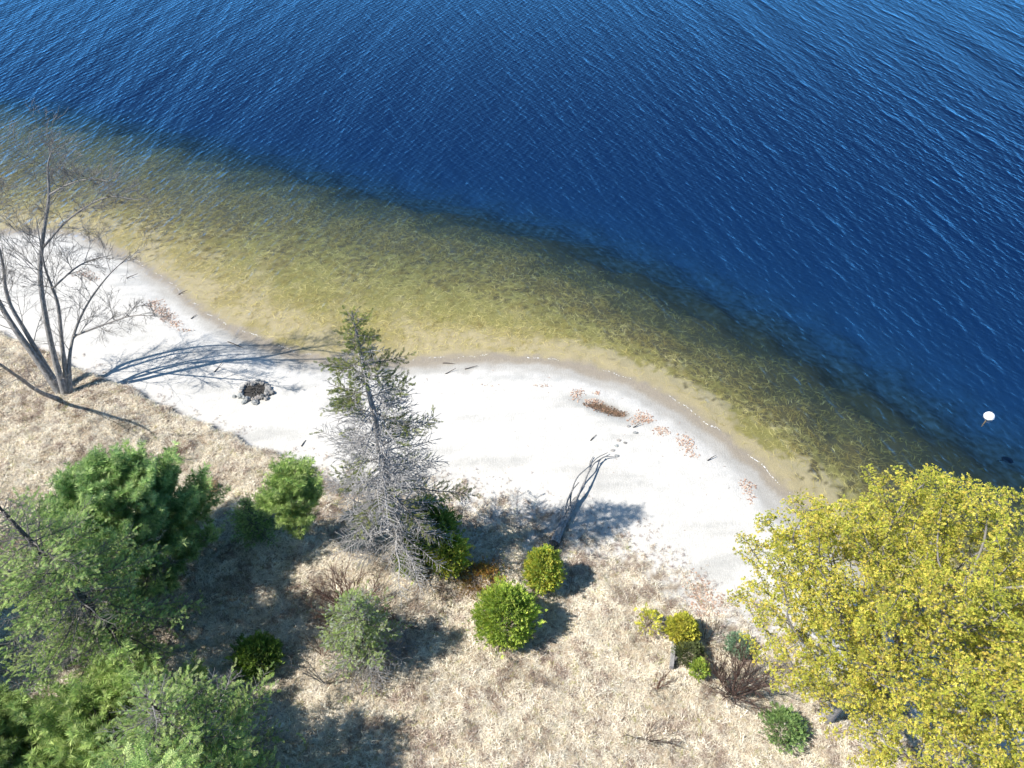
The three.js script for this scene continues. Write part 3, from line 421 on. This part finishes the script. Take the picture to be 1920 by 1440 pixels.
// ---------------------------------------------------------------- dry grass, stubble, leaf litter, water weed and light-net strands
const UP = V(0, 1, 0);
{
  const r = RNG(601), g = new Scatter(), low = new Scatter(), STRAW = [[0.80, 0.725, 0.585], [0.87, 0.82, 0.70], [0.71, 0.62, 0.475], [0.77, 0.715, 0.61]], BROWN = [[0.38, 0.29, 0.22], [0.48, 0.39, 0.33], [0.27, 0.205, 0.165]], GREEN = [[0.36, 0.36, 0.13], [0.42, 0.40, 0.18]];
  for (let k = 0; k < 700000; k++) {
    const x = -22 + 38 * r(), z = -23 + 19.5 * r(), { y, s, b } = lie(x, z); if (s > -0.5 || Math.abs(x) > -z * 0.62 + 11.5) continue;
    const big = fbm(x * 0.3 + 9, z * 0.3), mid = fbm(x * 1.2, z * 1.2 + 50, 3), steep = sm(-3.5, -7.5, x), keep = lerp(sm(-0.9, 1.3, b + mid * 1.3), sm(-0.04, 0.03, b), steep);
    if (r() > keep * (0.72 + 0.4 * mid)) continue;
    const pal = r() < 0.09 + sm(0.08, 0.45, mid + big * 0.6) * 0.62 ? BROWN : r() < 0.035 + 0.1 * sm(0.25, 0.5, big) ? GREEN : STRAW;
    const d = V((r() - 0.5) * 0.9 + 0.9 * n2(x * 0.8, z * 0.8), 1, (r() - 0.5) * 0.9 + 0.9 * n2b(x * 0.8, z * 0.8)).normalize(), q = 0.095 + 0.2 * r() * r() * r() + 0.06 * mid;
    g.add(V(x, y - 0.01, z), d, V(q, q, q * (0.6 + 0.6 * r())), r() * 6.28, tone(r, pal, 0.22));
  }
  const og = g.build('dry_grass', G.grass, leafMat(0.15), scene); tag(og, 'pale straw-coloured dry grass covering the meadow', 'grass');
  for (let k = 0; k < 60000; k++) {
    const x = -18 + 26 * r(), z = -21 + 13 * r(), { y, s, b } = lie(x, z); if (s > -1 || b > 0.4) continue;
    const m = fbm(x * 0.8 + 70, z * 0.8, 4), want = (x > -4.5 ? sm(-1.9, 0.2, b + m) * 0.9 : sm(-0.9, 0, b) * sm(0.05, 0.4, m)) ;
    if (r() > want * 0.75) continue;
    const q = 0.06 + 0.07 * r(); low.add(V(x, y - 0.005, z), V(r() - 0.5, 0.8, r() - 0.5).normalize(), q, r() * 6.28, tone(r, [[0.33, 0.27, 0.25], [0.42, 0.34, 0.28], [0.5, 0.43, 0.34], [0.28, 0.21, 0.19]], 0.25));
  }
  tag(low.build('beach_stubble', G.grass, std({ side: THREE.DoubleSide }), scene), 'thin brown stubble growing through the sand edge', 'grass');
}
{
  const r = RNG(611), RUST = [[0.38, 0.24, 0.17], [0.45, 0.32, 0.24], [0.28, 0.17, 0.12], [0.50, 0.40, 0.33]], flakes = std({ side: THREE.DoubleSide });
  const litter = (label, spots, pal = RUST) => {
    const s = new Scatter(); for (const [x0, z0, rx, rz, n] of spots) for (let k = 0; k < n * 0.75; k++) { const a = r() * 6.283, q = Math.pow(r(), 0.65), x = x0 + Math.cos(a) * rx * q + 0.1 * n2(k, x0), z = z0 + Math.sin(a) * rz * q + 0.5 * rz * n2(x0 + k * 0.05, 3); s.add(V(x, height(x, z) + 0.008 + 0.012 * r(), z), V((r() - 0.5) * 0.7, 1, (r() - 0.5) * 0.7).normalize(), 0.035 + 0.04 * r(), r() * 6.28, tone(r, pal, 0.25)); }
    tag(s.build(numbered('leaf_litter'), G.flake, flakes, scene), label, 'leaf litter');
  };
  litter('long drift of rust-red leaves on the sand near the left bare tree', [[-14.6, -23.2, 0.35, 0.35, 150], [-14.2, -22.7, 0.35, 0.3, 170], [-13.75, -22.3, 0.3, 0.35, 150], [-13.35, -21.9, 0.3, 0.25, 110], [-12.8, -21.5, 0.28, 0.12, 40]]);
  litter('small rust-red leaf patch high on the left beach near the water', [[-18.3, -25.2, 0.6, 0.3, 110], [-17.8, -24.8, 0.35, 0.2, 60]]);
  litter('round leaf patch at the right end of the dark hollow', [[4.5, -16.75, 0.32, 0.3, 170], [4.2, -16.6, 0.2, 0.15, 50], [4.75, -16.6, 0.25, 0.08, 30]]);
  litter('round rust leaf patch second from the dark hollow', [[5.03, -16.1, 0.26, 0.22, 120]]);
  litter('largest round rust leaf patch on the right beach crest', [[5.78, -15.6, 0.3, 0.42, 190], [5.85, -15.1, 0.25, 0.15, 40]]);
  litter('faint leaf arc at the left end of the dark hollow', [[2.35, -18.0, 0.3, 0.2, 60], [2.25, -17.75, 0.15, 0.25, 50], [2.9, -17.55, 0.35, 0.12, 90], [3.0, -18.0, 0.12, 0.12, 30]]);
  litter('scattered rust leaves on the sand left of the golden tree crown', [[7.35, -13.6, 0.2, 0.5, 90], [7.5, -13.9, 0.3, 0.2, 50]]);
  litter('wide drift of brown leaves where sand meets grass left of the golden tree', [[5.1, -10.1, 0.4, 0.5, 220], [5.4, -9.7, 0.5, 0.35, 200], [5.0, -9.3, 0.6, 0.3, 150]]);
  litter('small rusty leaf crumbs near the middle of the beach crest', [[-0.9, -18.3, 0.5, 0.1, 12], [1.1, -18.3, 0.35, 0.1, 26]]);
  litter('dark sodden leaves filling the long hollow behind the right beach crest', [[2.85, -17.38, 0.36, 0.17, 150], [3.25, -17.17, 0.4, 0.16, 170], [3.65, -16.96, 0.36, 0.14, 130]], [[0.10, 0.06, 0.035], [0.16, 0.10, 0.06], [0.07, 0.045, 0.03], [0.24, 0.14, 0.09]]);
  const crumbs = new Scatter();
  for (let k = 0; k < 9000; k++) { const x = -20 + 30 * r(), z = -28 + 17 * r(), { y, s: w, b } = lie(x, z); if (w > -0.7 || b > -0.3) continue; const band = Math.exp(-Math.pow((w + 1.15) / 0.3, 2)) + 0.7 * Math.exp(-Math.pow((w + 2.1) / 0.25, 2)) + 0.07; if (r() > 0.5 * band * sm(-0.2, 0.4, fbm(x * 0.7 + 5, z * 0.7)) + 0.01) continue; crumbs.add(V(x, y + 0.006, z), V((r() - 0.5) * 0.7, 1, (r() - 0.5) * 0.7).normalize(), V(0.03 + 0.09 * r() * r(), 0.02 + 0.02 * r(), 0.04), r() * 6.28, tone(r, [[0.16, 0.12, 0.10], [0.26, 0.18, 0.13], [0.34, 0.24, 0.19]], 0.25)); }
  tag(crumbs.build('beach_debris', G.flake, flakes, scene), 'dark crumbs of bark and leaf washed up in lines along the beach', 'debris');
  litter('rusty leaf pile in the shadow right of the broad white pine', [[-7.6, -9.9, 0.4, 0.3, 180]]);
}
{
  const r = RNG(621), s = new Scatter(), PALE = [[0.46, 0.395, 0.14], [0.38, 0.335, 0.10], [0.64, 0.54, 0.22], [0.31, 0.27, 0.075]], DARK = [[0.20, 0.155, 0.04], [0.28, 0.20, 0.05], [0.16, 0.13, 0.04], [0.38, 0.31, 0.08]];  // pale strands stand in for the caustic net of sunlight, dark ones are weed
  for (let k = 0; k < 380000; k++) {
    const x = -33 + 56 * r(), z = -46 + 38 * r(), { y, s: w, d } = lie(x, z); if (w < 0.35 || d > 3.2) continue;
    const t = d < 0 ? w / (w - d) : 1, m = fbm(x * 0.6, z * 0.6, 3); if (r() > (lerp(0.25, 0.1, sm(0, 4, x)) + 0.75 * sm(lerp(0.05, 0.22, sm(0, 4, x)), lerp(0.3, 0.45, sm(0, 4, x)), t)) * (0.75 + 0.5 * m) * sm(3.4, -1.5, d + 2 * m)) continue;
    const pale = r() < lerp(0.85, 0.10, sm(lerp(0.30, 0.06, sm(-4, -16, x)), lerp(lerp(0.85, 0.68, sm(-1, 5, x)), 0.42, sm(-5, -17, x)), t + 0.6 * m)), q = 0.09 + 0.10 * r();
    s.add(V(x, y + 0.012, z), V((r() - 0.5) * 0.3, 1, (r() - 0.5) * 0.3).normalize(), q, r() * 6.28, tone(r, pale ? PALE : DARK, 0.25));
  }
  tag(s.build('weed_light_net', G.weed, std({ side: THREE.DoubleSide }), scene), 'yellow-green strands on the shallow lake bed, weed and stand-in for the net of sunlight', 'weed and light net');
}
{
  const r = RNG(631), s = new Scatter(), line = shore.filter(([x]) => x > -26 && x < 12), q = new THREE.Quaternion();
  for (let k = 0; k < line.length - 1; k++) for (let m = 0; m < 6; m++) {
    const f = r(), x = lerp(line[k][0], line[k + 1][0], f); let z = lerp(line[k][1], line[k + 1][1], f) + 0.5; if (n2(x * 1.1, 4) + 0.4 * r() < 0.15) continue;
    while (lie(x, z).s < 0.03 && z > -40) z -= 0.02;
    const dx = line[k + 1][0] - line[k][0], dz = line[k + 1][1] - line[k][1];
    s.add(V(x, 0.014, z + (r() - 0.5) * 0.05), UP, V(0.03 + 0.10 * r() * r(), 0.01 + 0.016 * r(), 0.03), 0, [0.82, 0.83, 0.84]);
    const M = new THREE.Matrix4().fromArray(s.m, s.m.length - 16), T = new THREE.Matrix4().makeRotationY(-Math.atan2(dz, dx) + (r() - 0.5) * 0.5), P0 = new THREE.Vector3().setFromMatrixPosition(M);
    M.setPosition(0, 0, 0).premultiply(T).setPosition(P0); s.m.splice(s.m.length - 16, 16, ...M.elements);
  }
  tag(s.build('foam', G.flake, std({ side: THREE.DoubleSide, roughness: 0.6 }), scene), 'broken line of white foam flecks along the waterline', 'foam');
}

// ---------------------------------------------------------------- fire ring
function rock(seed, w, h, d) {
  const g = new THREE.IcosahedronGeometry(0.5, 2), p = g.attributes.position, v = V(0, 0, 0);
  for (let i = 0; i < p.count; i++) { v.fromBufferAttribute(p, i); const k = 1 + 0.34 * n3(v.x * 1.9 + seed, v.y * 1.9, v.z * 1.9) + 0.1 * n3(v.x * 6, v.y * 6 + seed, v.z * 6); v.multiplyScalar(k); v.y = Math.max(v.y, -0.33); p.setXYZ(i, v.x * w, v.y * h, v.z * d); }
  g.computeVertexNormals(); return g;
}
const stoneMats = [[0.50, 0.48, 0.46], [0.42, 0.43, 0.43], [0.58, 0.53, 0.49], [0.36, 0.35, 0.34], [0.52, 0.54, 0.53]].map((c) => std({ color: C(...c), map: barkTex }));
{
  const t = thing('fire_ring', 'ring of grey stones round a blackened fire bed on the sand', 'fire pit', -9.15, -17.95), r = RNG(701), n = 17; t.scale.setScalar(0.84);
  const ash = new THREE.CircleGeometry(0.46, 32); ash.rotateX(-Math.PI / 2); { const p = ash.attributes.position; for (let i = 0; i < p.count; i++) p.setY(i, i ? 0.03 : 0.012); ash.computeVertexNormals(); }
  part('ash_bed', ash, std({ color: C(0.035, 0.032, 0.03), roughness: 1 }), t);
  for (let k = 0; k < n; k++) {
    const a = k / n * 6.283 + (r() - 0.5) * 0.12, R = 0.55 + 0.10 * (r() - 0.5), w = 0.17 + 0.15 * r(), m = part('stone', rock(k * 3.1, w, 0.17 + 0.08 * r(), w * (0.75 + 0.3 * r())), stoneMats[Math.floor(r() * 5)], t);
    m.position.set(Math.cos(a) * R * 1.02, 0.055, Math.sin(a) * R * 0.95); m.rotation.y = r() * 6.28;
  }
  for (const [a, R, w] of [[1.9, 0.8, 0.26], [1.3, 0.8, 0.3], [0.7, 0.8, 0.22], [2.7, 0.85, 0.2], [0.1, 0.75, 0.28]]) { const m = part('stone', rock(a * 9, w, w * 0.6, w * 0.85), stoneMats[Math.floor(r() * 5)], t); m.position.set(Math.cos(a) * R, 0.05, Math.sin(a) * R * 0.85); m.rotation.y = r() * 6; }
  for (let k = 0; k < 22; k++) { const a = r() * 6.28, q = r() * 0.3, d = r() * 6.28, mb = new MB().tube(path(V(Math.cos(a) * q, 0.04 + 0.08 * r(), Math.sin(a) * q), V(Math.cos(d), 0.25 * (r() - 0.4), Math.sin(d)), 0.2 + 0.3 * r(), 3, r, 0.2), [0.014, 0.007], 5, true); part('charred_stick', mb.geo(), k % 4 ? std({ color: C(0.05, 0.045, 0.04) }) : BARK.grey, t); }
}
// ---------------------------------------------------------------- fallen log
{
  const t = thing('fallen_log', 'grey fallen log with forked bare limbs reaching down the sand', 'log', 1.25, -11.55), y0 = t.position.y, r = RNG(711);
  const P = (l) => new THREE.CatmullRomCurve3(l.map(([x, y, z]) => V(x - 1.25, height(x, z) + y - y0, z + 11.55))).getPoints(l.length * 5);
  const m = bark(0.44, 0.43, 0.42), limb = (name, l, a, b, mat = m) => { const g = new MB().tube(P(l), (f) => lerp(a, b, f) * (1 + 0.1 * n2(f * 7, l[0][0] * 9)), 8, true); return part(name, g.geo(), mat, t); };
  limb('trunk', [[1.22, 0.12, -11.5], [1.45, 0.13, -12.05], [1.72, 0.14, -12.6], [1.95, 0.15, -13.05]], 0.125, 0.085);
  limb('broken_end', [[1.05, 0.1, -11.3], [1.24, 0.11, -11.54]], 0.09, 0.13, BARK.dark);
  limb('limb', [[1.9, 0.15, -12.95], [2.15, 0.25, -13.4], [2.35, 0.3, -13.9], [2.6, 0.22, -14.4], [2.95, 0.1, -14.8]], 0.036, 0.017);
  limb('limb', [[1.75, 0.14, -12.6], [1.78, 0.25, -13.1], [2.0, 0.35, -13.7], [2.4, 0.3, -14.2], [2.75, 0.12, -14.75], [3.1, 0.1, -15.0]], 0.028, 0.011);
  limb('limb', [[1.55, 0.14, -12.25], [1.62, 0.28, -12.7], [1.8, 0.3, -13.2], [2.05, 0.25, -13.6]], 0.035, 0.015);
  limb('limb', [[1.85, 0.15, -12.8], [2.05, 0.3, -13.2], [2.2, 0.25, -13.6]], 0.03, 0.012);
  limb('limb', [[2.7, 0.15, -14.55], [3.0, 0.12, -14.8], [3.35, 0.06, -14.85]], 0.025, 0.01);
  limb('limb', [[2.45, 0.05, -14.3], [2.5, 0.06, -14.6], [2.62, 0.05, -14.85]], 0.022, 0.012);
}
// ---------------------------------------------------------------- buoy
{
  const t = new THREE.Group(); t.name = 'mooring_buoy'; t.position.set(16.62, 0.02, -17.0); scene.add(t); tag(t, 'round white mooring buoy floating on the dark blue water', 'buoy');
  const g = new THREE.SphereGeometry(0.17, 32, 20); g.scale(1, 0.92, 1); part('float', g, std({ color: C(0.82, 0.82, 0.80), roughness: 0.4 }), t);
  part('band', new THREE.TorusGeometry(0.168, 0.008, 8, 40).rotateX(Math.PI / 2), std({ color: C(0.6, 0.62, 0.62), roughness: 0.5 }), t);
  part('ring', new THREE.TorusGeometry(0.035, 0.008, 8, 20).translate(0, 0.175, 0), std({ color: C(0.5, 0.5, 0.5), metalness: 0.8, roughness: 0.4 }), t);
  part('chain', new MB().tube([V(0, -0.16, 0), V(-0.06, -0.22, 0.05), V(-0.1, -0.32, 0.08), V(-0.12, -0.42, 0.1)], [0.03, 0.015], 6).geo(), std({ color: C(0.13, 0.10, 0.06) }), t);
}
// ---------------------------------------------------------------- plank, boulders, sticks, pebbles
{
  const t = thing('weathered_plank', 'weathered pale plank set on edge beside the round golden bush', 'plank', 4.13, -8.4), m = part('board', new THREE.BoxGeometry(0.09, 0.3, 1.25), BARK.pale, t); m.position.y = 0.1; t.rotation.y = -0.27;
  const q = part('stake', new THREE.CylinderGeometry(0.03, 0.035, 0.45, 8), BARK.grey, t); q.position.set(0.08, 0.1, 0.4); const q2 = part('stake', new THREE.CylinderGeometry(0.03, 0.035, 0.45, 8), BARK.grey, t); q2.position.set(0.08, 0.1, -0.4);
}
{
  const r = RNG(721);
  const sticks = [['short dark stick by the water right of the spruce top', -2.45, -19.05, 0.45, 0.5], ['curved driftwood twig on the wet sand right of the spruce top', -2.6, -19.75, 0.6, 0.1], ['thin twig beside the short dark stick', -1.75, -19.35, 0.5, 0.35], ['short black stick near the water below the left leaf drift', -12.9, -22.35, 0.32, 1.1], ['thin twig at the waterline by the left leaf drift', -14.0, -24.05, 0.4, 0.7], ['stick lying on the far left beach', -16.5, -25.0, 0.5, 0.8], ['small twig lying right of the fire ring', -6.9, -15.3, 0.3, 1.2], ['dark twig on the far right beach crest', 6.35, -14.85, 0.4, 0.6], ['pale twig on sand above the log tip', 2.6, -15.6, 0.35, 1.0], ['driftwood fork at the tree shadow tip near the water', -11.0, -20.9, 0.8, -0.5], ['bent stick beside the stones at the hollow', 4.1, -16.25, 0.3, 0.4], ['long twig on the beach behind the fire ring', -10.9, -19.0, 0.5, 1.3]];
  for (const [l, x, z, L, a] of sticks) { const y = height(x, z), m = shadows(new THREE.Mesh(new MB().tube(path(V(0, 0.015, 0), V(Math.cos(a), 0.04, -Math.sin(a)), L, 4, r, 0.25), [0.02, 0.008], 6, true).geo(), BARK.dark)); m.name = numbered('driftwood_stick'); m.position.set(x, y, z); scene.add(m); tag(m, l, 'stick'); }
  const peb = [[3.95, -16.3], [4.15, -16.0], [3.55, -15.65], [3.75, -15.55], [3.45, -15.4], [3.3, -15.2], [3.4, -14.95]];
  peb.forEach(([x, z], k) => { const m = shadows(new THREE.Mesh(rock(k * 5.3, 0.14 + 0.05 * r(), 0.08, 0.12), stoneMats[k % 5])); m.name = numbered('pebble'); m.position.set(x, height(x, z) - 0.005, z); scene.add(m); tag(m, ['first', 'second', 'third', 'fourth', 'fifth', 'sixth', 'seventh'][k] + ' small grey stone from the dark hollow towards the log tip', 'stone', 'stones between the hollow and the log'); });
}
renderer.render(scene, camera);
